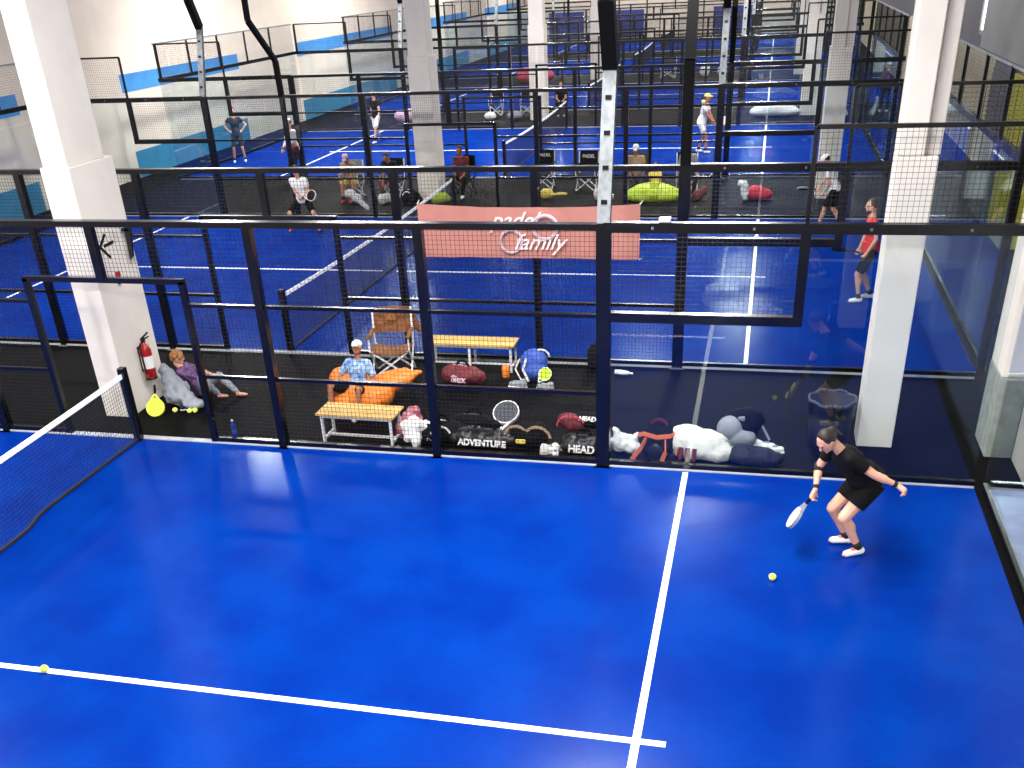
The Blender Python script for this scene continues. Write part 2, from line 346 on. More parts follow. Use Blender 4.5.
NTH = ['nearest', 'second', 'third', 'fourth', 'fifth', 'farthest']
for i, (y0, y1, dx) in enumerate(COURTS):
    n = NTH[i]
    if i == 0:
        side_fence('black fence of the nearest court, with the row of bags at its foot', dx, y1, 1, corner=False)
        end_fence('glass wall closing the right end of the nearest court beside the crouching player', dx+10, y0, y1, 1)
        continue
    side_fence({1: 'black fence along the near side of the second court, behind the longer bench'}.get(i, 'black mesh and glass fence along the near side of the %s court' % n), dx, y0, -1, left_mast=(i != 2))
    side_fence({1: 'black fence along the far side of the second court, before the seated people'}.get(i, 'black mesh and glass fence along the far side of the %s court' % n), dx, y1, 1, extra_mast=(i == 1))
    end_fence('glass wall with mesh on top closing the left end of the %s court' % n, dx-10, y0, y1, -1)
    end_fence('glass wall with mesh on top closing the right end of the %s court' % n, dx+10, y0, y1, 1)

# ------------------------------------------------------------------ nets
def net(label, cx, y0, y1, flare=0):
    r = root('padel_net', label, 'net', (cx, (y0+y1)/2, 0)); w_ = (y1-y0)/2; top = lambda y: .80+.08*(y/w_)**2
    for s in (-1, 1): MB().box(-.045, .045, s*w_-.045-s*.02, s*w_+.045-s*.02, 0, .98).build('post', M['frame'], r, bevel=.008)
    off = lambda y, z: flare*(1-z/.85)*(1/(1+math.exp(min(60, (y-(w_-2.25))*12))))
    mb = MB(); n = int(2*w_/.045); m = 18
    P = lambda i, j: V((off(-w_+2*w_*i/n, .03+(top(-w_+2*w_*i/n)-.03)*j/m), -w_+2*w_*i/n, .03+(top(-w_+2*w_*i/n)-.03)*j/m))
    h = .0022
    for i in range(0, n+1):
        a, b = P(i, 0), P(i, m)
        mb.add([a+V((0,-h,0)), a+V((0,h,0)), a+V((h*2,0,0)), b+V((0,-h,0)), b+V((0,h,0)), b+V((h*2,0,0))], [(0,1,4,3),(1,2,5,4),(2,0,3,5)])
    for j in range(0, m):
        for i0 in range(0, n, 4):
            a, b = P(i0, j), P(min(n, i0+4), j)
            mb.add([a+V((0,0,-h)), a+V((0,0,h)), a+V((h*2,0,0)), b+V((0,0,-h)), b+V((0,0,h)), b+V((h*2,0,0))], [(0,1,4,3),(1,2,5,4),(2,0,3,5)])
    mb.build('netting', M['netw'], r)
    t = MB(); q = MB(); k = 60
    for i in range(k):
        a, b = -w_+2*w_*i/k, -w_+2*w_*(i+1)/k
        t.bar((0, a, top(a)), (0, b, top(b)), .02, .055); q.bar((off(a, .03), a, .03), (off(b, .03), b, .03), .03)
    t.build('top_tape', M['band'], r); q.build('bottom_cord', M['netw'], r)
    return r
net('net of the nearest court at the left edge, its hem pushed out', 0, COURTS[0][0], COURTS[0][1], flare=.12)
for i, nm in ((1, 'net of the second court, ending behind the left edge of the coral banner'), (2, 'net of the third court, seen behind the two black folding chairs'),
              (3, 'net of the fourth court, right of the distant pillar'), (4, 'net of the fifth court, small and far away'), (5, 'net of the farthest court below the end wall')):
    y0, y1, dx = COURTS[i]; net(nm, dx, y0, y1)

# ------------------------------------------------------------------ people
def perp(h, d):
    p = h-d*h.dot(d); return p.normalized() if p.length > 1e-4 else d.orthogonal().normalized()
def ik(a, t, l1, l2, hint):
    a, t = V(a), V(t); d = t-a; L = min(d.length, (l1+l2)*.995); n = d.normalized(); t = a+n*L
    x = (l1*l1-l2*l2+L*L)/(2*L); y = math.sqrt(max(0, l1*l1-x*x)); return a+n*x+perp(V(hint), n)*y, t
def hand(mb, wrist, fd, pn, side, curl, n=8):
    """palm and five fingers; fd finger direction, pn palm normal (towards what it holds)"""
    fd = V(fd).normalized(); pn = perp(V(pn), fd); ac = fd.cross(pn)*side
    mb.cap(wrist, wrist+fd*.075, .026, .033, n); mb.cap(wrist+fd*.03-ac*.018, wrist+fd*.08-ac*.022, .018, .016, n); mb.cap(wrist+fd*.03+ac*.018, wrist+fd*.08+ac*.024, .018, .016, n)
    for k, (o, l) in enumerate(((-.033, .062), (-.011, .076), (.011, .072), (.033, .056))):
        b = wrist+fd*.085+ac*o; c = curl*(1+.08*k)
        d1 = (fd*math.cos(c*.6)+pn*math.sin(c*.6)).normalized(); d2 = (fd*math.cos(c*1.5)+pn*math.sin(c*1.5)).normalized()
        m = b+d1*l*.5; mb.cap(b, m, .0105, .0095, n); mb.cap(m, m+d2*l*.5, .0095, .0078, n)
    t0 = wrist+fd*.025-ac*.03; td = (fd*.55-ac*.75+pn*.45).normalized(); t1 = t0+td*.045
    mb.cap(t0, t1, .0135, .012, n); mb.cap(t1, t1+(fd*.8+pn*.6*min(1, curl)).normalized()*.035, .0115, .0095, n)
def person(label, loc, face, pel=(0, 0, .90), lean=0, side=0, twist=0, headp=0, heady=0, LH=(-.3, .05, .8), RH=(.3, .05, .8), LF=(-.12, 0, .08), RF=(.12, 0, .08),
           lk=(0, 1, 0), rk=(0, 1, 0), le=(-.5, -1, -.2), re=(.5, -1, -.2), skin='skin', top='white', bottom='black', legs='short', sleeve=.55, hair='dark_hair', cap=None, shoes='white', socks='sock',
           vox=.017, cv=None, group=None, sc=.95, curl=.5, long_hair=False, watch=False, bulk=1, beard=False, hfd=(None, None), hpn=(None, None), footdir=(None, None), shoe2=None, handdet=True):
    r = root('person', label, 'person', loc, face, group, sc); S = M[skin]; cv = cv or vox
    R_ = Euler((-math.radians(lean), math.radians(side), math.radians(twist))).to_matrix(); X, Y, Z = R_@V((1,0,0)), R_@V((0,1,0)), R_@V((0,0,1))
    P = V(pel); chest = P+Z*.33; nb = P+Z*.50; HR = R_@Euler((-math.radians(headp), 0, math.radians(heady))).to_matrix()
    head = nb+Z*.085+HR@V((0, .02, .115)); ball = MB(); n = 10
    sh = [chest+Z*.125+X*s*.165 for s in (-1, 1)]; hp = [P+X*s*.09-Z*.04 for s in (-1, 1)]
    el = [None, None]; wr = [None, None]; kn = [None, None]; an = [None, None]
    for i, (T, h) in enumerate(((LH, le), (RH, re))): el[i], wr[i] = ik(sh[i], T, .275, .245, h)
    for i, (T, h) in enumerate(((LF, lk), (RF, rk))): kn[i], an[i] = ik(hp[i], T, .42, .41, h)
    # body
    ball.ell(P, (.15*bulk, .105*bulk, .11), R_); ball.ell(P+Z*.15, (.125*bulk, .09*bulk, .13), R_); ball.ell(chest, (.155*bulk, .105*bulk, .17), R_)
    ball.cap(sh[0], sh[1], .055, .055, n); ball.cap(chest+Z*.12, nb+Z*.10, .06, .05, n)
    ball.ell(head, (.074, .092, .108), HR, 16, 12); ball.ell(head+HR@V((0, .028, -.055)), (.055, .062, .06), HR)
    ball.cap(head+HR@V((0, .085, .012)), head+HR@V((0, .108, -.022)), .009, .014, 8)
    ball.ell(head+HR@V((0, .082, -.058)), (.022, .012, .009), HR); ball.ell(head+HR@V((0, .078, -.088)), (.024, .018, .018), HR); ball.ell(head+HR@V((0, .08, .03)), (.05, .014, .009), HR)
    for s in (-1, 1): ball.ell(head+HR@V((s*.074, -.005, -.008)), (.010, .018, .028), HR, 8, 6)
    for i in (0, 1):
        s = (-1, 1)[i]
        ball.cap(sh[i], el[i], .047*bulk, .037*bulk, n); ball.cap(el[i], wr[i], .037*bulk, .025, n)
        ball.cap(el[i].lerp(wr[i], .12), el[i].lerp(wr[i], .4), .039*bulk, .037*bulk, n); fa = (wr[i]-el[i]).normalized()
        fd = V(hfd[i]) if hfd[i] else fa+V((0, .15, -.1)); pn = V(hpn[i]) if hpn[i] else V((-s, .3, 0))
        if handdet: hand(ball, wr[i], fd, pn, s*(1 if i == 0 else 1), curl, 8)
        else: ball.cap(wr[i], wr[i]+fd.normalized()*.1, .026, .03, 8)
        ball.cap(hp[i], kn[i], .082*bulk, .055*bulk, n); ball.cap(kn[i], an[i], .052*bulk, .034, n); sd = (an[i]-kn[i]).normalized(); 
        ball.ell(kn[i].lerp(an[i], .3)-perp(V((0, 1, 0)), sd)*.018, (.05, .05, .1), sd.to_track_quat('Z', 'Y').to_matrix())
        f = V(footdir[i]) if footdir[i] else V((0, 1, 0)); f.normalize()
        ball.cap(an[i], an[i]+V((0, 0, -.035))+f*.02, .036, .034, n); ball.cap(an[i]+V((0, 0, -.04)), an[i]+f*.15+V((0, 0, -.05)), .034, .026, n)
    b = ball.soft('body', S, r, vox, 1)
    em = MB()
    for s in (-1, 1): em.ell(head+HR@V((s*.031, .084, .010)), (.013, .008, .008), HR, 8, 6)
    em.build('eyes', M['eye'], b); MB().ell(head+HR@V((0, .092, -.06)), (.022, .006, .006), HR, 10, 6).build('lips', M['lips'], b)
    # clothes
    if top:
        t = MB(); t.ell(P+Z*.02, (.166*bulk, .122*bulk, .10), R_); t.ell(P+Z*.15, (.150*bulk, .112*bulk, .14), R_); t.ell(chest, (.172*bulk, .120*bulk, .172), R_)
        t.cap(sh[0], sh[1], .066, .066, n); t.cone(P+Z*.13, P-Z*.06, .14*bulk, .158*bulk)
        if sleeve:
            for i in (0, 1):
                if sleeve <= 1: t.cone(sh[i], sh[i].lerp(el[i], sleeve), .064, .060)
                else: t.cap(sh[i], el[i], .062, .05, n); t.cone(el[i], el[i].lerp(wr[i], sleeve-1), .05, .036)
        t.soft('shirt', M[top], r, cv, 1)
    if bottom:
        q = MB(); q.ell(P-Z*.02, (.168*bulk, .125*bulk, .115), R_)
        for i in (0, 1):
            if legs == 'short': q.cone(hp[i]+(hp[i]-kn[i])*.1, hp[i].lerp(kn[i], .62), .10*bulk, .088*bulk)
            elif legs == 'mid': q.cone(hp[i]+(hp[i]-kn[i])*.1, hp[i].lerp(kn[i], .9), .10, .08)
            else: q.cap(hp[i], kn[i], .096, .07, n); q.cap(kn[i], kn[i].lerp(an[i], .92), .068, .05, n)
        q.soft('trousers' if legs == 'long' else 'shorts', M[bottom], r, cv, 1)
    if shoes:
        for i in (0, 1):
            f = V(footdir[i]) if footdir[i] else V((0, 1, 0)); f.normalize(); q = MB(); a = an[i]
            q.cap(a+V((0, 0, -.035))-f*.03, a+f*.13+V((0, 0, -.045)), .044, .037, n); q.cap(a+V((0, 0, -.01)), a+V((0, 0, -.03)), .042, .044, n)
            so = q.soft('shoe', M[shoes], r, min(cv, .014), 1)
            if shoe2: MB().ell(a+f*.06+V((0, 0, -.005)), (.03, .03, .008)).build('laces', M[shoe2], so)
            if socks and legs != 'long': MB().cone(a+V((0, 0, 0)), a.lerp(kn[i], .2), .043, .043).build('sock', M[socks], r, smooth=True)
    if hair:
        h = MB(); h.ell(head+HR@V((0, -.018, .022)), (.083, .088, .100), HR, 16, 10)
        cut = HR@V((0, 1, 0)); vs = []
        for v in h.v:
            l = HR.transposed()@(V(v)-head)
            if l.y > .045-(l.z)*-.25 and l.z < .062: l.y = min(l.y, .03)
            if l.z < -.045: l.z = -.045
            vs.append(tuple(head+HR@l))
        h.v = vs
        if long_hair: h.ell(head+HR@V((0, -.095, .03)), (.04, .045, .04), HR); h.cap(head+HR@V((0, -.11, .02)), head+HR@V((0, -.13, -.1)), .03, .015)
        if beard: h.ell(head+HR@V((0, .04, -.085)), (.056, .052, .04), HR)
        h.soft('hair', M[hair], r, .012, 1)
    if cap:
        c = MB(); c.ell(head+HR@V((0, -.002, .045)), (.086, .102, .078), HR, 16, 10); c.ell(head+HR@V((0, .115, .042)), (.062, .075, .010), HR, 16, 6)
        c.soft('cap', M[cap], r, .012, 1)
    if watch: MB().cone(wr[0]-(wr[0]-el[0]).normalized()*.015, wr[0]-(wr[0]-el[0]).normalized()*.05, .032, .034).build('wristwatch', M['sock'], r, smooth=True)
    MW = Matrix.Translation(loc)@Matrix.Rotation(face, 4, 'Z')@Matrix.Scale(sc, 4)
    return r, dict(P=MW@P, head=MW@head, wr=[MW@v for v in wr], el=[MW@v for v in el], an=[MW@v for v in an], MW=MW, HR=MW.to_3x3()@HR)
def racket(label, grip, d, nrm, face='white', rim='black', cat='padel racket', sc=.95, group=None):
    """grip point on the handle, d points from handle to head, nrm normal of the hitting face"""
    d = V(d).normalized(); nn = perp(V(nrm), d); x = d.cross(nn)
    r = root('padel_racket', label, cat, (0, 0, 0), 0, group)
    Mx = Matrix.Translation(grip)@Matrix((x, d, nn)).transposed().to_4x4()@Matrix.Scale(sc, 4)
    def prof(q): return [((.128*q)*math.cos(t), .285+(.135*q)*math.sin(t)) for t in [2*PI*k/28 for k in range(28)]]
    r.matrix_world = Mx
    f = MB().prism(prof(.95), -.016, .016).build('face', M[face], r)
    o, i_ = prof(1.0), prof(.93); m = MB(); n = 28
    for z in (-.019, .019): m.v += [(a, b, z) for a, b in o]+[(a, b, z) for a, b in i_]
    for k in range(n):
        j = (k+1) % n; m.f += [(k, j, n+j, n+k), (2*n+k, 3*n+k, 3*n+j, 2*n+j), (k, 2*n+k, 2*n+j, j), (n+k, n+j, 3*n+j, 3*n+k)]; m.mi += [0]*4
    for s in (-1, 1): m.bar((s*.06, .17, 0), (0, .08, 0), .022, .032)
    m.build('frame', M[rim], r)
    hl = MB()
    for a, b in [(u*.028, v*.028) for u in range(-3, 4) for v in range(-3, 4) if u*u+v*v < 12]:
        hl.lathe([(.006, -.0172), (.006, .0172)], (a, .285+b, 0), 8)
    hh = hl.build('holes', M['sock'], f)
    MB().cap((0, -.05, 0), (0, .085, 0), .017, .015).build('grip', M['black' if rim != 'black' else 'grey'], r, smooth=True); return r
def ballat(x, y, label, z=.046, name='tennis_ball', group=None):
    m = MB().ell((0, 0, 0), (.034,)*3, n=20, m=12); o = m.build(name, M['ball'], smooth=True); o.location = (x, y, z)
    t = MB(); pts = []
    for k in range(25):
        a = 2*PI*k/24; pts.append(V((math.cos(a), math.sin(a)*.75, .66*math.cos(2*a)*.9)).normalized()*.0343)
    t.tube(pts, .0016, 4).build('seam', M['band'], o); return tag(o, label, 'ball', group)

# the player in black on the nearest court
p, J = person('crouching person in black shirt and shorts playing a low shot on the nearest court', (8.74, 3.55, .012), math.radians(112), pel=(0, .04, .79), lean=43, headp=4, heady=4, twist=6, bulk=1.13,
    RH=(.06, .53, .70), LH=(-.38, -.21, .80), le=(-.5, -.4, -.6), re=(.9, -.1, -.1), RF=(.11, .10, .085), LF=(-.12, .08, .075), top='black', bottom='black', legs='short', sleeve=.62, long_hair=True, watch=True,
    vox=.008, cv=.012, curl=1.2, shoe2='coralorange', hfd=((-.5, -.5, -.4), (-.05, .3, -.85)), hpn=((0, .2, -1), (-.6, -.6, -.3)), footdir=((-.1, 1, 0), (.25, 1, 0)))
e, wv = J['el'][1], J['wr'][1]; pr_ = p.matrix_world
q = MB().cone((.0, 0, 0), (0, 0, .001), .01, .01)
inv = J['MW'].inverted(); a, b = inv@e, inv@wv
MB().cone(a.lerp(b, -.12), a.lerp(b, .22), .048, .045).build('elbow_sleeve', M['sock'], p, smooth=True)
MB().cone(a.lerp(b, .8), a.lerp(b, .95), .03, .03).build('wristband', M['sock'], p, smooth=True)
hd = (wv-e).normalized(); g = wv+V((-.035, -.008, -.09))
racket('white and grey padel racket held low in the right hand of the crouching player', g, (-.50, -.05, -.86), (.83, .0, -.46), face='white', rim='grey', sc=.86)
ballat(7.92, 2.82, 'yellow ball lying on the blue turf in front of the crouching player')
ballat(1.90, .36, 'yellow ball on the white centre line near the bottom left corner', z=.05)

# the man in red, second court
p, J = person('bearded person in red shirt and black shorts standing beside the right pillar', (9.33, 11.85, .012), math.radians(96), lean=4, heady=0, RH=(.22, .14, .84), LH=(-.24, .1, .88), LF=(-.13, .12, .08), RF=(.12, -.12, .08),
    top='red', bottom='black', legs='mid', beard=True, skin='skin', sc=.95, vox=.012, curl=1.1, shoe2='ball')
wv = J['wr'][1]; racket('dark padel racket held low by the person in red', wv+V((-.06, -.02, -.06)), (-.85, 0, .15), (0, .6, 1), face='black', rim='navy')
# person in grey-white shirt at the far side of the second court
p, J = person('person in pale grey shirt and black shorts stepping, on the second court far right', (9.0, 17.0, .012), math.radians(75), lean=20, RH=(.18, .42, .86), LH=(-.2, .2, .85), LF=(-.1, .26, .08), RF=(.1, -.22, .1), headp=10, cap='white',
    top='white', bottom='black', legs='mid', vox=.016, curl=1.1, sc=.88)
racket('dark padel racket held out by the person in pale grey shirt', J['wr'][1]+V((-.05, 0, -.03)), (-1, -.2, .1), (0, .4, 1), face='black', rim='grey')
# white T-shirt player holding a racket, second court far side
p, J = person('person in white T-shirt and black shorts standing wide-legged with a racket', (-2.66, 16.55, .012), math.radians(188), pel=(0, 0, .74), lean=18, headp=-4, RH=(-.02, .36, .84), LH=(-.12, .34, .82), LF=(-.36, .06, .08), RF=(.36, .06, .08),
    lk=(-.4, 1, 0), rk=(.4, 1, 0), top='white', bottom='black', legs='mid', shoes='pink', socks=None, vox=.014, curl=1.2)
racket('black and white padel racket held by the wide-stanced person in white T-shirt', J['wr'][0].lerp(J['wr'][1], .5)+V((.06, -.06, -.02)), (.9, -.2, .25), (.2, -.9, .5), face='black', rim='white')
MB().ell((0, 0, 0), (.30, .12, .16)).ell((.2, .02, -.06), (.2, .1, .09)).ell((-.12, 0, .07), (.14, .1, .1))
t_ = MB().ell((0, 0, .50), (.16, .12, .10)).ell((.16, 0, .40), (.14, .11, .10)).cap((.2, 0, .36), (.42, 0, .16), .08, .05).soft('towel', M['white'], None, .018)
t_.location = (-2.15, 18.15, 0); tag(t_, 'white towel heap hanging behind the wide-stanced person in white T-shirt', 'towel')
# person with arms on hips, third court left
person('person in dark shirt and shorts with hands on hips, third court far left', (-8.92, 25.75, .012), math.radians(205), LH=(-.2, .02, .98), RH=(.2, .02, .98), le=(-1, -.3, 0), re=(1, -.3, 0), LF=(-.16, 0, .08), RF=(.2, 0, .08),
    hfd=((.9, .1, -.3), (-.9, .1, -.3)), top='navy', bottom='navy', legs='mid', vox=.018, curl=.3)
# long sleeves, holding a red thing
person('person in white long sleeved top and cap, holding a dark red cloth', (-5.45, 22.45, 0), math.radians(150), lean=6, cap='white', LH=(-.05, .3, 1.0), RH=(.1, .3, .92), top='white', bottom='navy', legs='long', sleeve=1.9, vox=.018, sc=1.0)
o = MB().ell((0, 0, 0), (.11, .09, .11)).ell((.04, 0, .08), (.09, .07, .07)).soft('red_cloth', M['dred'], None, .015); o.location = (-5.28, 22.12, .90); tag(o, 'small dark red cloth in the hands of the person in white long sleeves', 'cloth')
# walking person, third court far side
person('person in black T-shirt and white shorts walking on the third court, left of a pillar', (-5.6, 29.6, .012), math.radians(160), LH=(-.3, .18, .86), RH=(.28, -.1, .84), LF=(-.08, .26, .08), RF=(.1, -.28, .12), top='black', bottom='white', legs='mid', vox=.02)
# yellow capped player
p, J = person('person in white clothes and yellow cap playing on the third court', (5.66, 26.75, .012), math.radians(255), lean=12, headp=-12, cap='yellowc', hair='dark_hair', LH=(.0, .42, .86), RH=(.14, .44, .88), LF=(-.1, -.12, .08), RF=(.1, .2, .08), top='white', bottom='white', legs='short', skin='skin2', vox=.016, curl=1.1)
o = MB().ell((0, 0, 0), (.11, .08, .05)).cap((-.08, 0, 0), (-.16, .02, -.07), .04, .03).soft('yellow_scarf', M['yellowc'], p, .015); o.location = (0, .03, 1.47)
racket('pale padel racket held by the yellow capped person', J['wr'][1]+V((.05, -.02, 0)), (.9, -.2, .1), (0, -.9, .4), face='white', rim='pink')
# dark figure beyond at right
person('person in dark clothes and white cap standing between the third and fourth courts at right', (9.75, 35.2, 0), math.radians(185), cap='white', LH=(-.15, .3, 1.0), top='purple', bottom='black', legs='long', vox=.024, sleeve=1.8)
o = MB().cap((0, 0, .3), (.1, 0, .06), .06, .1).cap((0, 0, .3), (-.02, 0, .55), .06, .05).soft('white_bag', M['white'], None, .02); o.location = (10.1, 34.4, 0); tag(o, 'small white bag on the floor beside the distant person in dark clothes', 'bag')

# ------------------------------------------------------------------ seated people, chairs, beanbags
def camp_chair(label, x, y, rz, fabric='black', frame='whitem', back='', w=.5, group=None):
    r = root('folding_chair', label, 'chair', (x, y, 0), rz, group); w /= 2; F = M[frame]
    for nm, a, b in (('leg', (-w, .2, .02), (w, .2, .42)), ('leg', (w, .2, .02), (-w, .2, .42)), ('leg', (-w, -.2, .02), (w, -.2, .42)), ('leg', (w, -.2, .02), (-w, -.2, .42)),
                     ('leg', (-w, -.2, .02), (-w, .2, .42)), ('leg', (-w, .2, .02), (-w, -.2, .42)), ('leg', (w, -.2, .02), (w, .2, .42)), ('leg', (w, .2, .02), (w, -.2, .42))):
        MB().bar(a, b, .022).build(nm, F, r)
    for s in (-1, 1):
        MB().bar((s*w, -.2, .42), (s*w, -.26, .92), .024).build('back_post', F, r); MB().bar((s*w, .2, .42), (s*w, .2, .62), .022).build('arm_post', F, r)
        MB().box(s*w-.03, s*w+.03, -.24, .24, .61, .64).build('armrest', M[fabric], r, bevel=.01)
        for yy in (-.2, .2): MB().box(s*w-.03, s*w+.03, yy-.03, yy+.03, 0, .03).build('foot', M['black'], r, bevel=.008)
    mb = MB(); n = 8
    P = [[(-w+2*w*i/n, -.2+.42*j/4, .42-.05*math.sin(PI*i/n)) for i in range(n+1)] for j in range(5)]
    vs = [q for row in P for q in row]; mb.add(vs, [(j*(n+1)+i, j*(n+1)+i+1, (j+1)*(n+1)+i+1, (j+1)*(n+1)+i) for j in range(4) for i in range(n)])
    o = mb.build('seat', M[fabric], r); sm = o.modifiers.new('s', 'SOLIDIFY'); sm.thickness = .012
    mb = MB(); vs = [(-w+2*w*i/n, -.22-.06*(j/4)-.04*math.sin(PI*i/n), .56+.36*j/4) for j in range(5) for i in range(n+1)]
    mb.add(vs, [(j*(n+1)+i, j*(n+1)+i+1, (j+1)*(n+1)+i+1, (j+1)*(n+1)+i) for j in range(4) for i in range(n)])
    o = mb.build('backrest', M[fabric], r); sm = o.modifiers.new('s', 'SOLIDIFY'); sm.thickness = .014
    if back: text(back, .11, M['white'], o, (0, -.20, .80), (math.radians(97), 0, PI), bold=.002)
    return r
FOLDS = bpy.data.textures.new('folds', 'CLOUDS'); FOLDS.noise_scale = .09; FOLDS.noise_depth = 1
BIGF = bpy.data.textures.new('big_folds', 'CLOUDS'); BIGF.noise_scale = .3
def blob(name, prims, m, loc, rz=0, label=None, cat=None, group=None, vox=.02, sm=3, parent=None, wr=None):
    wr = wr if wr is not None else (.07 if name in ('blanket', 'towel', 'white_cloth', 'pink_cloth', 'white_shirt', 'white_towel', 'jacket') else .028 if name != 'sneaker' else .004)
    mb = MB()
    for pz in prims:
        if pz[0] == 'e': mb.ell(pz[1], pz[2], Euler(pz[3]).to_matrix() if len(pz) > 3 else None, 18, 12)
        elif pz[0] == 'c': mb.cap(pz[1], pz[2], pz[3], pz[4])
    o = mb.soft(name, M[m] if isinstance(m, str) else m, parent, vox, sm); o.location = loc; o.rotation_euler = (0, 0, rz)
    dm = o.modifiers.new('d', 'DISPLACE'); dm.texture = FOLDS if max(max(p_[2]) if p_[0] == 'e' else .1 for p_ in prims) < .9 else BIGF
    dm.strength = wr; dm.mid_level = .5
    if label: tag(o, label, cat, group)
    return o
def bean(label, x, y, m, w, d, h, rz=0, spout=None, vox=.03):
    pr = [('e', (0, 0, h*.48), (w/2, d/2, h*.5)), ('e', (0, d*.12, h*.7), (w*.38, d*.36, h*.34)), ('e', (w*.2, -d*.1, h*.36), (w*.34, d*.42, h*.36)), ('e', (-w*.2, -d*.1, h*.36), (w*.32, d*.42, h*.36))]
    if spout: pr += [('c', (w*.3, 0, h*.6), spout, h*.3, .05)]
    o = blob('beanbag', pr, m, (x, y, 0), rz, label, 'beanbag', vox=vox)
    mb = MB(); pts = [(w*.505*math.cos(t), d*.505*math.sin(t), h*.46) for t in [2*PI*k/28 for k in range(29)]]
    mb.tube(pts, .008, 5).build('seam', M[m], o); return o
# child with white cap on the orange beanbag
blob('beanbag', [('e', (0, 0, .15), (.46, .36, .16)), ('e', (-.18, .12, .30), (.30, .22, .2), (0, .2, 0)), ('e', (.36, .12, .30), (.42, .22, .15), (0, -.30, .15)), ('e', (.16, -.08, .2), (.34, .32, .2)), ('c', (.56, .15, .38), (.80, .2, .44), .09, .03)], 'orange',
     (2.50, 6.45, 0), 0, 'orange beanbag under the seated child in blue shirt', 'beanbag', vox=.02)
person('child in blue patterned shirt and white cap sitting on the orange beanbag', (2.50, 6.38, 0), math.radians(178), pel=(0, 0, .30), lean=-14, headp=2, heady=6, LH=(-.3, .12, .34), RH=(.36, .14, .36), LF=(-.14, .48, .08), RF=(.36, .36, .08), lk=(-.2, .3, 1), rk=(.5, .3, 1),
       top='bluep', bottom='black', legs='mid', cap='white', shoes='white', skin='skin2', vox=.010, sleeve=.8, sc=.82, curl=.4)
camp_chair('folding chair with brown canvas back beside the far pine bench', 2.55, 7.65, math.radians(190), 'brown', 'whitem', w=.56)
o = blob('jacket', [('e', (0, 0, 0), (.27, .07, .17)), ('c', (.2, 0, .08), (.3, .05, -.18), .06, .05)], 'brown', (2.55, 7.97, .74), math.radians(8), 'brown jacket hung over the back of the folding chair', 'jacket', vox=.015)
# benches
def bench(label, x, y, L, rz=0):
    r = root('bench', label, 'bench', (x, y, 0), rz)
    for k in range(5):
        yy = -.16+.08*k; MB().box(-L/2, L/2, yy-.036, yy+.036, .385, .41).build('seat_slat', M['wood'], r, bevel=.004)
    for s in (-1, 1):
        for yy in (-.15, .15): MB().box(s*(L/2-.06)-.015, s*(L/2-.06)+.015, yy-.015, yy+.015, 0, .37).build('leg', M['whitem'], r)
        MB().box(s*(L/2-.06)-.015, s*(L/2-.06)+.015, -.15, .15, .05, .08).build('crossbar', M['whitem'], r); 
    MB().box(-L/2+.05, L/2-.05, -.165, -.135, .35, .38).box(-L/2+.05, L/2-.05, .135, .165, .35, .38).build('seat_rail', M['whitem'], r); MB().box(-L/2+.06, L/2-.06, -.015, .015, .055, .08).build('stretcher', M['whitem'], r)
    return r
bench('pine slatted bench with white metal legs right behind the nearest court fence', 2.92, 5.36, 1.02, math.radians(-1))
b2 = bench('longer pine slatted bench beside the second court fence', 3.62, 8.08, 1.34)
for yy in (-.15, .15): MB().box(-.015, .015, yy-.015, yy+.015, 0, .37).build('leg', M['whitem'], b2)
# person lying against the left pillar
p, J = person('person with blonde curls, purple top and grey trousers lounging against the left pillar', (.06, 6.60, 0), math.radians(-78), pel=(0, 0, .12), lean=-40, side=0, headp=50, heady=0, LH=(.02, .24, .34), RH=(-.06, .22, .22), le=(-1, 0, .3), re=(1, 0, 0), LF=(.16, .62, .08), RF=(.20, .30, .08),
    lk=(.2, .4, .8), rk=(.5, 0, .8), top='purple', bottom='grey', legs='long', hair='curls', shoes=None, vox=.012, sleeve=1.5, sc=.82)
h = MB(); random.seed(3)
for k in range(46):
    a, b_ = random.uniform(0, 2*PI), random.uniform(-.2, 1); c = V((math.cos(a)*math.sqrt(max(0, 1-b_*b_)), math.sin(a)*math.sqrt(max(0, 1-b_*b_))*.9-.15, b_))
    h.ell(inv_ if False else (J['MW'].inverted()@J['head'])+c*.105, (.034,)*3, n=8, m=6)
h.soft('curls', M['curls'], p, .012, 1)
blob('blanket', [('e', (0, 0, .16), (.20, .16, .17)), ('c', (-.10, .08, .32), (.28, -.16, .10), .11, .09), ('c', (-.18, .1, .42), (-.05, .02, .30), .09, .12), ('e', (.34, -.20, .08), (.16, .11, .08)), ('e', (.05, -.1, .12), (.16, .09, .12))], 'grey', (-.16, 6.26, 0), 0, 'crumpled grey blanket between the lounging person and the fire extinguisher', 'blanket', vox=.018)
# lime racket, balls, shoes by the pillar
racket('lime green padel racket leaning at the foot of the left pillar', (-.30, 5.98, .30), (.2, -.55, -.65), (.25, -.75, .5), face='lime', rim='ball')
ballat(-.02, 5.92, 'yellow ball on the black floor right beside the lime racket', z=.034)
ballat(.20, 5.92, 'left ball of the touching pair beside the grey blanket', z=.034); ballat(.268, 5.945, 'right ball of the touching pair beside the grey blanket', z=.034)
for k, (x, y, a, l) in enumerate(((.02, 6.08, 20, 'left dark sneaker of the pair beside the lime racket'), (.12, 6.10, 5, 'right dark sneaker of the pair beside the lime racket'))):
    o = blob('sneaker', [('c', (0, -.08, .04), (0, .09, .035), .04, .035), ('c', (0, -.08, .08), (0, -.04, .06), .035, .035)], 'navy', (x, y, 0), math.radians(a), l, 'shoe', vox=.01, sm=1)
    MB().box(-.036, .036, -.11, .12, 0, .018).build('sole', M['white'], o, bevel=.01)
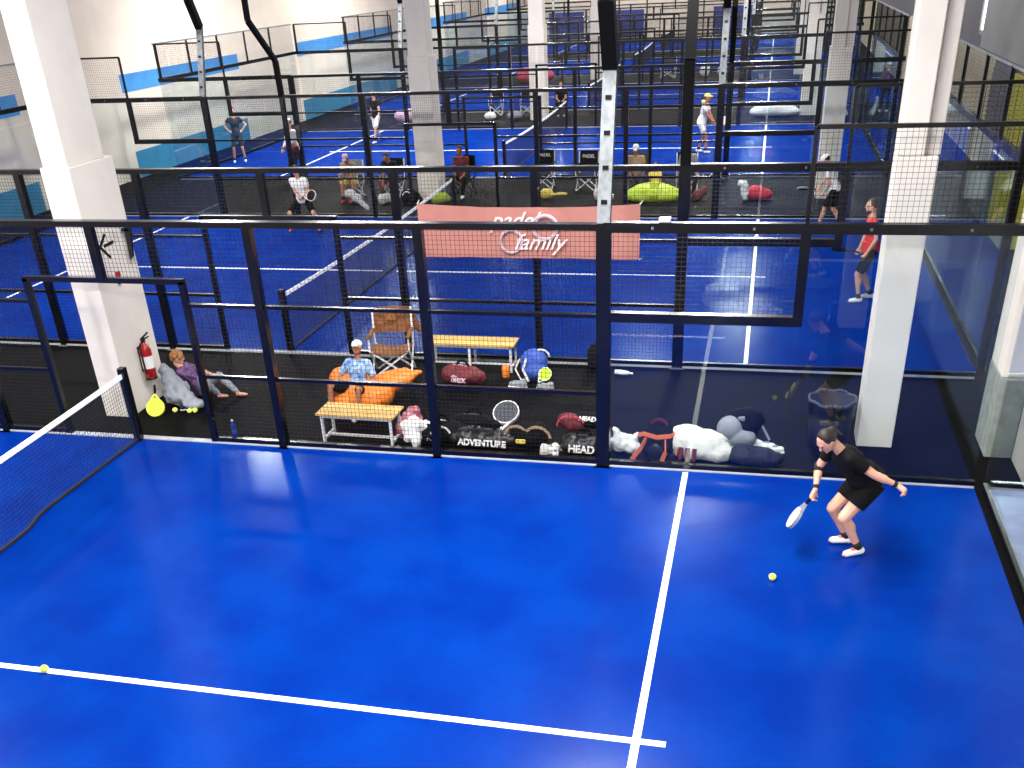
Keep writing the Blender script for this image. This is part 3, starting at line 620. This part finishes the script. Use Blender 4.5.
def bottle(x, y, label, m='water', h=.24):
    r = root('water_bottle', label, 'bottle', (x, y, 0))
    MB().lathe([(.03, 0), (.034, .01), (.034, h*.62), (.03, h*.72), (.013, h*.86), (.013, h*.92)], n=16).build('bottle_body', M[m], r, smooth=True)
    MB().lathe([(.016, h*.92), (.016, h), (.012, h*1.01)], n=12).build('bottle_cap', M['white'], r, smooth=True); MB().lathe([(.035, h*.25), (.035, h*.5)], n=16, cap=False).build('wrapper', M['blue' if m == 'water' else 'white'], r, smooth=True); return r
bottle(1.22, 5.24, 'blue plastic bottle standing behind the fence left of the near bench')
o = bottle(5.72, 8.02, 'clear plastic bottle lying on the black floor right of the thick fence post', 'clear', .26); o.rotation_euler = (math.radians(90), 0, math.radians(80)); o.location.z = .035
# fire extinguisher on the pillar
r = root('fire_extinguisher', 'red fire extinguisher hanging on the side of the left pillar', 'fire extinguisher', (-.43, 6.16, .38))
MB().lathe([(.06, 0), (.078, .02), (.078, .40), (.06, .46), (.03, .49), (.026, .52)], n=24).build('cylinder', M['redp'], r, smooth=True)
MB().lathe([(.08, 0), (.08, .03)], n=24).build('base_ring', M['gloss_black'], r, smooth=True)
MB().lathe([(.0795, .16), (.0795, .33)], n=24, cap=False).build('sticker', M['white'], r, smooth=True)
mb = MB().box(-.02, .02, -.03, .03, .52, .57); mb.bar((0, -.02, .57), (.03, .10, .62), .018); mb.bar((0, -.02, .55), (.03, .10, .56), .016); mb.build('valve_handle', M['gloss_black'], r)
MB().tube([(0, -.03, .53), (0, -.09, .50), (.01, -.115, .40), (.01, -.11, .2), (.01, -.10, .1)], .012).build('hose', M['gloss_black'], r)
MB().box(-.115, -.07, -.03, .03, .1, .45).build('bracket', M['gloss_black'], r)
# arrow, projecting sign and call point on the pillar
x = -.527
mb = MB()
mb.bar((x, 5.89, 2.215), (x, 6.04, 2.345), .012, .035).bar((x, 5.89, 2.215), (x, 6.05, 2.05), .012, .035).bar((x, 5.97, 2.21), (x, 6.18, 2.22), .012, .035)
tag(mb.build('arrow_sign', M['black']), 'black arrow on the side of the left pillar pointing left', 'sign')
r = root('projecting_sign', 'black plate sticking out of the left pillar, seen edge on', 'sign', (-.50, 6.40, 1.96))
MB().box(-.01, .10, -.02, .02, .34, .38).build('bracket', M['gloss_black'], r); MB().add([(.04,-.02,.42),(.13,-.02,.42),(.13,.02,.42),(.04,.02,.42),(.02,-.02,-.02),(.07,-.02,.02),(.07,.02,.02),(.02,.02,-.02)], [(0,1,2,3),(7,6,5,4),(0,4,5,1),(1,5,6,2),(2,6,7,3),(3,7,4,0)]).build('plate', M['gloss_black'], r)
r = root('call_point', 'small red and dark box on the left pillar below the arrow', 'call point', (-.51, 6.09, 1.79))
MB().box(-.02, .02, -.035, .035, 0, .07).build('housing', M['redp'], r, bevel=.006); MB().box(-.02, .015, -.03, .04, -.09, -.02).build('bell', M['gloss_black'], r, bevel=.01)
# litter bin
r = root('litter_bin', 'round dark blue litter bin in the aisle behind the crouching player', 'bin', (8.53, 5.98, 0))
MB().lathe([(.20, 0), (.23, .02), (.25, .57), (.235, .57), (.215, .05), (0.001, .04)], n=32, cap=False).build('drum', M['navy'], r, smooth=True)
mb = MB(); n = 32; pts = [(.262*math.cos(2*PI*k/n), .262*math.sin(2*PI*k/n), (.575)+.012*math.sin(7*2*PI*k/n)) for k in range(n+1)]; mb.tube(pts, .018, 6).build('liner_rim', M['dgrey'], r, smooth=True)
mb = MB().lathe([(.262, .57), (.27, .51), (.258, .43), (.268, .40)], n=32, cap=False).build('bin_liner', M['gloss_black'], r, smooth=True)

# ------------------------------------------------------------------ bags in a row along the nearest fence
def strap(parent, pts, m='black', w=.03, name='strap'):
    mb = MB()
    for a, b in zip(pts, pts[1:]): mb.bar(a, b, .012, w)
    return mb.build(name, M[m], parent)
def arc(c, rx, rz_, a0, a1, y=0, n=10, tilt=0): return [(c[0]+rx*math.cos(a0+(a1-a0)*k/n), y+tilt*math.sin(a0+(a1-a0)*k/n), c[1]+rz_*math.sin(a0+(a1-a0)*k/n)) for k in range(n+1)]
def racket_bag(label, x, y, rz, L, W, Hh, m, txt=None, tm='white', tsize=.12, trim='white'):
    pr = [('e', (0, 0, Hh*.5), (L/2, W/2, Hh*.52)), ('e', (-L*.25, 0, Hh*.5), (L*.24, W*.52, Hh*.54)), ('c', (L*.2, 0, Hh*.45), (L*.42, 0, Hh*.35), Hh*.4, Hh*.25)]
    o = blob('racket_bag', pr, m, (x, y, 0), rz, label, 'bag', vox=.015)
    mb = MB(); mb.tube([(-L*.5, 0, Hh*.5), (-L*.3, 0, Hh*1.0), (0, 0, Hh*1.03), (L*.3, 0, Hh*.85), (L*.5, 0, Hh*.4)], .007, 5).build('zip', M[trim], o)
    strap(o, arc((0, Hh*.95), L*.14, .09, 0, PI), 'black', name='carry_handle')
    if txt: text(txt, tsize, M[tm], o, (0, -W/2*.98-.012, Hh*.48), (math.radians(74), 0, 0), bold=.004, ext=.006)
    return o
# pink cloth and white shirt heap by the bench
blob('pink_cloth', [('e', (0, 0, .20), (.13, .1, .14)), ('e', (-.1, -.05, .14), (.09, .08, .13)), ('c', (-.12, -.1, .12), (-.17, -.16, .03), .04, .03), ('e', (.03, .04, .32), (.08, .07, .07))], 'rosy', (3.50, 5.60, 0), 0, 'crumpled pink towel right of the near bench', 'towel', vox=.015)
blob('white_shirt', [('e', (0, 0, .24), (.19, .12, .07)), ('c', (0, -.03, .24), (.06, -.16, .06), .13, .05), ('c', (-.12, 0, .2), (-.06, -.1, .12), .05, .05), ('c', (.08, 0, .25), (.26, .04, .30), .035, .02)], 'white', (3.62, 5.36, 0), 0, 'crumpled white shirt draped over the first black bag right of the near bench', 'shirt', vox=.013)
o = racket_bag('black bag with white curved trim behind the fence post, under the white shirt', 3.93, 5.46, math.radians(12), .66, .34, .28, 'black'); 
mb = MB().tube(arc((.0, .14), .12, .13, .3, PI*.9, y=-.165), .012, 6); mb.build('white_piping', M['white'], o); text('RS', .09, M['grey'], o, (-.13, -.165, .12), (math.radians(74), 0, 0), ext=.005)
racket_bag('long black bag with a row of white letters, lying along the fence', 4.50, 5.40, math.radians(-2), .96, .30, .22, 'gloss_black', 'ADVENTURE', tsize=.105, trim='dgrey')
racket_bag('small black bag with scattered white letters lying behind the long lettered bag', 4.28, 5.74, 0, .66, .22, .26, 'black', 'PADEL', 'grey', .08, trim='dgrey')
racket('round padel racket with white rim standing behind the long lettered bag', (4.63, 5.62, .03), (.02, .70, .42), (0, -.5, .9), face='dgrey', rim='white', sc=1.3)
o = blob('backpack', [('e', (0, 0, .15), (.24, .15, .16)), ('e', (.12, .02, .17), (.16, .14, .14))], 'black', (5.02, 5.44, 0), 0, 'dark backpack with tan straps and a yellow patch, left of the white shoes', 'bag', vox=.015)
strap(o, arc((-.12, .17), .14, .14, .2, PI*.95, y=-.1), 'tan'); strap(o, arc((.14, .16), .16, .15, .1, PI*.9, y=-.1), 'tan'); MB().box(-.11, .01, -.185, -.15, .12, .17).build('patch', M['yellowc'], o, bevel=.01)
def shoe(x, y, rz, label, m='white', s=1, group=None):
    o = blob('sneaker', [('c', (0, -.09, .055), (0, .10, .04), .048, .038), ('c', (0, -.09, .10), (0, -.04, .07), .04, .04)], m, (x, y, 0), rz, label, 'shoe', group, vox=.01, sm=1)
    MB().box(-.042, .042, -.13, .14, 0, .022).build('sole', M['white'], o, bevel=.012); MB().box(-.018, .018, -.02, .06, .085, .095).build('laces', M['grey'], o); return o
shoe(5.32, 5.32, math.radians(-50), 'white sneaker left of the red and black racket cover'); shoe(5.40, 5.22, math.radians(190), 'white sneaker closest to the fence, at the foot of the HEAD bag')
o = racket_bag('black bag with large white HEAD lettering left of the thick fence post', 5.72, 5.38, math.radians(-3), .60, .30, .22, 'gloss_black', 'HEAD', tsize=.12, trim='dgrey')
o = blob('racket_cover', [('e', (0, 0, .28), (.20, .12, .11), (0, .25, 0)), ('e', (.2, .03, .30), (.22, .12, .10))], 'dred', (5.56, 5.60, 0), 0, 'dark red and black racket cover on top of the HEAD bag', 'bag', vox=.014)
MB().ell((.2, .02, .31), (.235, .125, .10)).build('black_half', M['black'], o, smooth=True); strap(o, arc((-.02, .27), .17, .14, .4, PI, y=-.1), 'pink', .015)
text('HEAD', .08, M['white'], o, (.18, -.085, .37), (math.radians(40), 0, math.radians(-6)), ext=.006, bold=.003)
blob('white_cloth', [('e', (0, 0, .12), (.16, .10, .12)), ('e', (.1, 0, .09), (.14, .1, .1)), ('c', (-.06, 0, .2), (-.1, .02, .30), .06, .02), ('c', (.14, 0, .14), (.18, 0, .26), .05, .02)], 'white', (6.17, 5.44, 0), 0, 'crumpled white towel between the thick fence post and the orange backpack', 'towel', vox=.015)
o = blob('backpack', [('e', (0, 0, .19), (.23, .17, .20)), ('e', (0, .06, .30), (.17, .13, .14)), ('e', (0, -.1, .14), (.19, .1, .14))], 'black', (6.60, 5.42, 0), math.radians(-6), 'black backpack with bright orange straps right of the thick fence post', 'bag', vox=.014)
strap(o, [(-.12, -.14, .27), (-.17, -.2, .16), (-.27, -.24, .02)], 'coralorange', .05); strap(o, [(.10, -.14, .27), (.12, -.21, .14), (.08, -.24, .02)], 'coralorange', .05)
strap(o, [(-.24, -.02, .24), (-.16, -.12, .31), (0, -.15, .29), (.16, -.12, .31), (.2, -.02, .30)], 'coralorange', .05); strap(o, arc((0, .38), .09, .07, 0, PI, y=0), 'dred', .03, 'carry_handle'); strap(o, [(.22, 0, .34), (.25, -.08, .22), (.24, -.12, .08)], 'coralorange', .06)
MB().ell((0, -.19, .12), (.1, .03, .11)).build('front_pocket', M['gloss_black'], o, smooth=True)
# cream tennis bag with red stripes
o = blob('tennis_bag', [('e', (0, 0, .17), (.36, .2, .18)), ('e', (-.14, 0, .19), (.26, .19, .20)), ('e', (.2, -.02, .12), (.22, .17, .13))], 'cream', (7.07, 5.42, 0), math.radians(-8), 'cream white tennis bag with three dark red bars, right of the orange backpack', 'bag', vox=.014)
mb = MB()
for k in range(3): mb.add([(-.20+.08*k, -.222, .05), (-.16+.08*k, -.222, .05), (-.15+.08*k, -.195, .19), (-.205+.08*k, -.195, .19), (-.20+.08*k, -.15, .05), (-.16+.08*k, -.15, .05), (-.15+.08*k, -.12, .19), (-.205+.08*k, -.12, .19)], [(0,1,2,3),(0,4,5,1),(1,5,6,2),(2,6,7,3),(3,7,4,0)])
mb.build('red_bars', M['dred'], o)
mb = MB()
for k in range(4): mb.ell((-.16+.13*k, .0, .372-.035*k-.02*(k == 0)), (.055, .05, .014), Euler((0, .18, 0)).to_matrix())
mb.build('dark_print', M['dgrey'], o); strap(o, [(.33, 0, .12), (.37, -.03, .2), (.34, -.02, .25), (.2, 0, .27)], 'grey', .02)
# grey and black backpack, dark bag, white shoes
o = blob('backpack', [('e', (0, 0, .24), (.24, .17, .23), (0, -.2, 0)), ('e', (.1, .03, .33), (.2, .15, .15))], 'black', (7.50, 5.80, 0), 0, 'black backpack with light grey front, between tennis bag and litter bin', 'bag', vox=.015)
MB().ell((-.1, -.1, .26), (.16, .12, .16)).ell((.03, -.12, .16), (.18, .11, .12)).soft('grey_front', M['grey'], o, .014); strap(o, [(.16, -.06, .42), (.26, -.05, .30), (.36, -.05, .12)], 'grey', .025); MB().box(-.02, .06, -.13, -.06, .37, .42).build('label_patch', M['grey'], o, bevel=.01)
blob('duffel_bag', [('e', (0, 0, .10), (.33, .15, .11)), ('e', (-.12, 0, .11), (.2, .16, .11))], 'navy', (7.70, 5.32, 0), math.radians(-4), 'low dark navy bag lying against the glass right of the cream tennis bag', 'bag', vox=.015)
shoe(7.80, 5.74, math.radians(-80), 'left white sneaker of the pair right of the grey and black backpack'); shoe(7.90, 5.64, math.radians(-70), 'right white sneaker of the pair right of the grey and black backpack')

# by the far bench
o = racket_bag('maroon racket bag with pale lettering in front of the far bench', 3.66, 7.42, math.radians(-8), .66, .34, .26, 'dred', 'Siux', 'palepink', .13, trim='palepink')
o = blob('backpack', [('e', (0, 0, .22), (.20, .16, .22)), ('e', (.02, -.06, .15), (.19, .14, .15))], 'blue', (4.62, 7.72, 0), 0, 'blue backpack with white straps right of the far bench', 'bag', vox=.015)
strap(o, [(-.08, -.14, .34), (-.12, -.2, .2), (-.04, -.22, .04)], 'white'); strap(o, [(-.2, -.02, .3), (-.26, -.08, .16), (-.16, -.16, .03)], 'white', .02); strap(o, arc((.1, .33), .12, .10, 0, PI*.7, y=0), 'white', .02)
racket('small lime and white racket leaning on the blue backpack', (4.70, 7.42, .02), (.5, .25, .6), (.1, -1, .3), face='lime', rim='white', sc=.7)
shoe(4.46, 7.36, math.radians(80), 'pale sneaker lying left in front of the blue backpack', 'grey'); shoe(4.86, 7.30, math.radians(70), 'pale sneaker lying right in front of the blue backpack', 'grey')
o = MB().lathe([(.05, 0), (.055, .02), (.055, .15), (.045, .17)], n=16).build('ball_can', M['orange'], smooth=True); o.location = (4.2, 7.72, 0); tag(o, 'small orange ball can at the right end of the far bench', 'can')
blob('black_bag', [('e', (0, 0, .2), (.13, .13, .2)), ('e', (.03, 0, .1), (.16, .14, .12))], 'black', (5.42, 8.2, 0), 0, 'upright black bag half hidden behind the thick fence post', 'bag')

# ------------------------------------------------------------------ aisle between second and third courts
camp_chair('pale framed folding chair under the person in pink cap', -2.86, 20.1, math.radians(178), 'grey', 'whitem')
person('person in pink cap sitting in the folding chair, leaning over the knees', (-2.86, 20.06, 0), math.radians(184), pel=(0, -.05, .50), lean=26, headp=10, LH=(-.06, .46, .5), RH=(.08, .46, .5), LF=(-.12, .5, .08), RF=(.12, .52, .08), lk=(-.3, 1, .6), rk=(.3, 1, .6), top='tan', bottom='yellowc', legs='mid', cap='palepink', skin='skin2', shoes='red', vox=.016)
camp_chair('folding chair with black seat at the left of the pillar in the middle row', -1.80, 20.25, math.radians(172), 'black', 'whitem')
person('seated person in dark clothes left of the pillar in the middle row', (-1.78, 20.20, 0), math.radians(176), pel=(0, -.05, .50), lean=24, headp=20, LH=(-.1, .4, .5), RH=(.1, .4, .45), LF=(-.14, .5, .08), RF=(.12, .5, .08), lk=(-.3, 1, .6), rk=(.3, 1, .6), top='black', bottom='dred', legs='long', skin='skin2', vox=.018)
o = racket_bag('black and white racket bag in front of the middle pillar', -1.05, 19.45, math.radians(-20), .6, .3, .34, 'black', None, trim='white'); MB().tube(arc((0, .18), .16, .14, .1, PI*.9, y=-.15), .014, 6).build('white_piping', M['white'], o)
o = racket_bag('white and black bag on the floor under the dark seated person', -1.78, 19.5, math.radians(60), .4, .2, .24, 'white', None, trim='black')
person('person in maroon top sitting just right of the middle pillar', (.02, 20.55, 0), math.radians(176), pel=(0, 0, .50), lean=10, headp=10, LH=(-.1, .3, .55), RH=(.12, .3, .5), LF=(-.12, .45, .08), RF=(.14, .45, .08), lk=(-.3, 1, .6), rk=(.3, 1, .6), top='dred', bottom='black', legs='long', vox=.018, skin='skin2')
camp_chair('black folding chair under the person in maroon top', .02, 20.6, math.radians(176), 'black', 'gloss_black')
o = racket_bag('lime green racket bag on the floor right of the middle pillar', -.32, 19.55, math.radians(25), .5, .26, .26, 'lime', None, trim='black')
camp_chair('black folding chair with white letters, first from the left behind the coral banner', 1.98, 21.35, math.radians(180), 'black', 'whitem', 'PADEL')
camp_chair('black folding chair with white letters, second from the left behind the coral banner', 3.16, 21.1, math.radians(176), 'black', 'whitem', 'PADEL')
blob('yellow_bag', [('e', (0, 0, .12), (.18, .12, .13)), ('c', (.1, 0, .1), (.5, 0, .12), .04, .03)], 'yellowc', (2.30, 20.1, 0), 0, 'small yellow bag on the floor between the two lettered chairs', 'bag')
blob('white_bag', [('e', (0, 0, .16), (.2, .14, .17)), ('e', (.14, 0, .1), (.18, .12, .1))], 'white', (3.72, 19.85, 0), 0, 'white bag on the floor right of the second lettered chair', 'bag')
bean('lime green beanbag lounger behind the right end of the coral banner', 4.98, 19.75, 'lime', 1.25, .6, .42, spout=(.66, 0, .25))
person('person in pale yellow top lying back on the lime beanbag', (5.02, 19.9, 0), math.radians(186), pel=(0, 0, .40), lean=-14, headp=6, LH=(-.12, .26, .52), RH=(.12, .26, .5), LF=(-.06, .62, .26), RF=(.12, .6, .26), lk=(0, .2, 1), rk=(0, .2, 1), top='yellowc', bottom='lime', legs='long', shoes=None, vox=.018, skin='skin2', sc=.72)
person('person in tan top and white cap sitting left of the lime beanbag', (4.46, 20.75, 0), math.radians(180), pel=(0, 0, .46), lean=12, headp=8, cap='white', LH=(-.2, .3, .5), RH=(.1, .34, .5), LF=(-.12, .5, .08), RF=(.12, .5, .08), lk=(-.3, 1, .6), rk=(.3, 1, .6), top='tan', bottom='dgrey', legs='long', vox=.018, skin='skin2')
camp_chair('folding chair under the person in tan top', 4.46, 20.8, math.radians(180), 'dgrey', 'gloss_black')
person('person with dark hair in black clothes sitting right of the lime beanbag', (5.72, 20.7, 0), math.radians(190), pel=(0, 0, .50), lean=14, headp=8, LH=(-.2, .34, .55), RH=(.2, .3, .5), LF=(-.12, .5, .08), RF=(.2, .5, .08), lk=(-.3, 1, .6), rk=(.3, 1, .6), top='grey', bottom='black', legs='long', vox=.018, sleeve=1.9, skin='skin')
camp_chair('folding chair under the person in black clothes right of the lime beanbag', 5.72, 20.75, math.radians(188), 'black', 'whitem')
blob('pink_bag', [('e', (0, 0, .12), (.14, .12, .13)), ('e', (.14, .05, .2), (.1, .1, .12))], 'dred', (6.05, 19.9, 0), 0, 'small dark pink bag at the right end of the lime beanbag', 'bag')
o = blob('red_bag', [('e', (0, 0, .16), (.26, .18, .16)), ('e', (.2, 0, .12), (.2, .16, .13))], 'red', (7.40, 20.0, 0), 0, 'red bag on the floor behind the glass right of the tall black mast', 'bag')
blob('white_towel', [('c', (0, 0, .36), (.03, -.03, .08), .1, .08), ('e', (-.06, 0, .4), (.1, .08, .07))], 'white', (7.13, 19.86, 0), 0, 'white towel hanging at the left side of the red bag', 'towel')
# ------------------------------------------------------------------ aisle between third and fourth, fourth and fifth courts
blob('pink_bundle', [('e', (0, 0, .22), (.42, .25, .22)), ('e', (.3, 0, .26), (.3, .24, .24))], 'palepink', (-6.3, 34.6, 0), 0, 'pale pink bundle on the floor just left of the near distant pillar', 'bundle', vox=.03)
for k, (x, l) in enumerate(((-3.0, 'black folding chair in the farther aisle, left of a pair'), (-1.75, 'black folding chair in the farther aisle, right of a pair beside the pillar'))):
    camp_chair(l, x+.05, 36.1, math.radians(180+6*k), 'black', 'whitem')
blob('white_bag', [('e', (0, 0, .14), (.25, .15, .14))], 'white', (-2.9, 34.9, 0), 0, 'small white bag on the floor in front of the left distant folding chair', 'bag', vox=.03)
blob('grey_bag', [('e', (0, 0, .16), (.3, .18, .16))], 'grey', (-1.9, 34.8, 0), 0, 'grey bag on the floor in front of the right distant folding chair', 'bag', vox=.03)
person('person in dark clothes sitting on a distant chair right of the slim white pillar', (-.3, 35.9, 0), math.radians(190), pel=(0, 0, .5), lean=14, LF=(-.12, .45, .08), RF=(.12, .45, .08), LH=(-.1, .3, .6), RH=(.1, .3, .6), lk=(-.3, 1, .6), rk=(.3, 1, .6), top='black', bottom='black', legs='long', vox=.024)
camp_chair('folding chair under the distant person in dark clothes', -.3, 35.95, math.radians(188), 'black', 'gloss_black')
bean('red beanbag in the farthest aisle, left of the distant white pillar', -4.05, 48.7, 'pink', 1.9, .9, .75, vox=.05)
bean('long pale shape added for a reflection behind the glass in the third aisle', 7.75, 34.6, 'white', 1.7, .6, .42, vox=.04)  # beanbag-shaped solid added in place of a pale light reflection
camp_chair('folding chair in the farthest aisle behind the tall silver mast', 2.6, 49.0, math.radians(175), 'dgrey', 'whitem', w=.7)
for k, x in enumerate((3.6, 4.35, 5.2)):
    blob('white_bag', [('e', (0, 0, .25), (.26, .2, .26)), ('e', (.1, 0, .38), (.16, .14, .16))], 'white', (x, 49.3, 0), .4*k, ('leftmost', 'middle', 'rightmost')[k]+' of the three white bags lined up in the farthest aisle', 'bag', 'white bags in the farthest aisle', vox=.035)

# ------------------------------------------------------------------ coral banner on the near fence of the second court
r = root('banner', 'coral banner with white script lettering hung on the second court fence', 'banner', (4.46, 8.26, 1.91))
mb = MB(); n, m = 40, 8; W, Hh = 1.54, .36
def bp(i, j, o=0): 
    x = -W+2*W*i/n; z = -Hh+2*Hh*j/m
    return (x, o+.012*math.sin(x*5+z*3)+.008*math.sin(x*13), z-.045*(1-(x/W)**2)*(j/m))
vs = [bp(i, j) for j in range(m+1) for i in range(n+1)]+[bp(i, j, .004) for j in range(m+1) for i in range(n+1)]; N = (n+1)*(m+1)
for j in range(m):
    for i in range(n):
        a = j*(n+1)+i; mb.f += [(a, a+1, a+n+2, a+n+1), (N+a+n+1, N+a+n+2, N+a+1, N+a)]; mb.mi += [0, 0]
mb.v = vs
cl = mb.build('cloth', M['coral'], r, smooth=True)
tm = MB(); k = 40; cx, cz, R0 = .26, .06, .17
tm.tube([(cx+R0*math.cos(2*PI*i/k), -.03, cz+R0*math.sin(2*PI*i/k)*.9) for i in range(k+1)], .022, 6); tm.build('ball_emblem', M['bannergrey'], r)
MB().tube([(-.22+.15*math.cos(2*PI*i/k), -.03, -.13+.15*math.sin(2*PI*i/k)) for i in range(k+1)], .018, 6).build('ring_emblem', M['bannergrey'], r)
text('padel', .30, M['bannerprint'], r, (-.18, -.04, .15), (PI/2, 0, 0), shear=.45, bold=.002); text('family', .30, M['bannerprint'], r, (.16, -.045, -.14), (PI/2, 0, 0), shear=.45, bold=.002)
for sx in (-1, 1):
    for sz in (-1, 1): MB().bar((sx*W, 0, sz*Hh), (sx*(W+.02), .145, sz*(Hh+.02)), .012).build('cable_tie', M['white'], r)
# bolted box on the top rail of the nearest fence
o = MB().box(-.06, .06, -.03, .03, 0, .05).build('sensor_box', M['whitem'], bevel=.01); o.location = (6.62, 5.045, 2.75); tag(o, 'tiny white box standing on the thick top rail of the nearest fence', 'box')
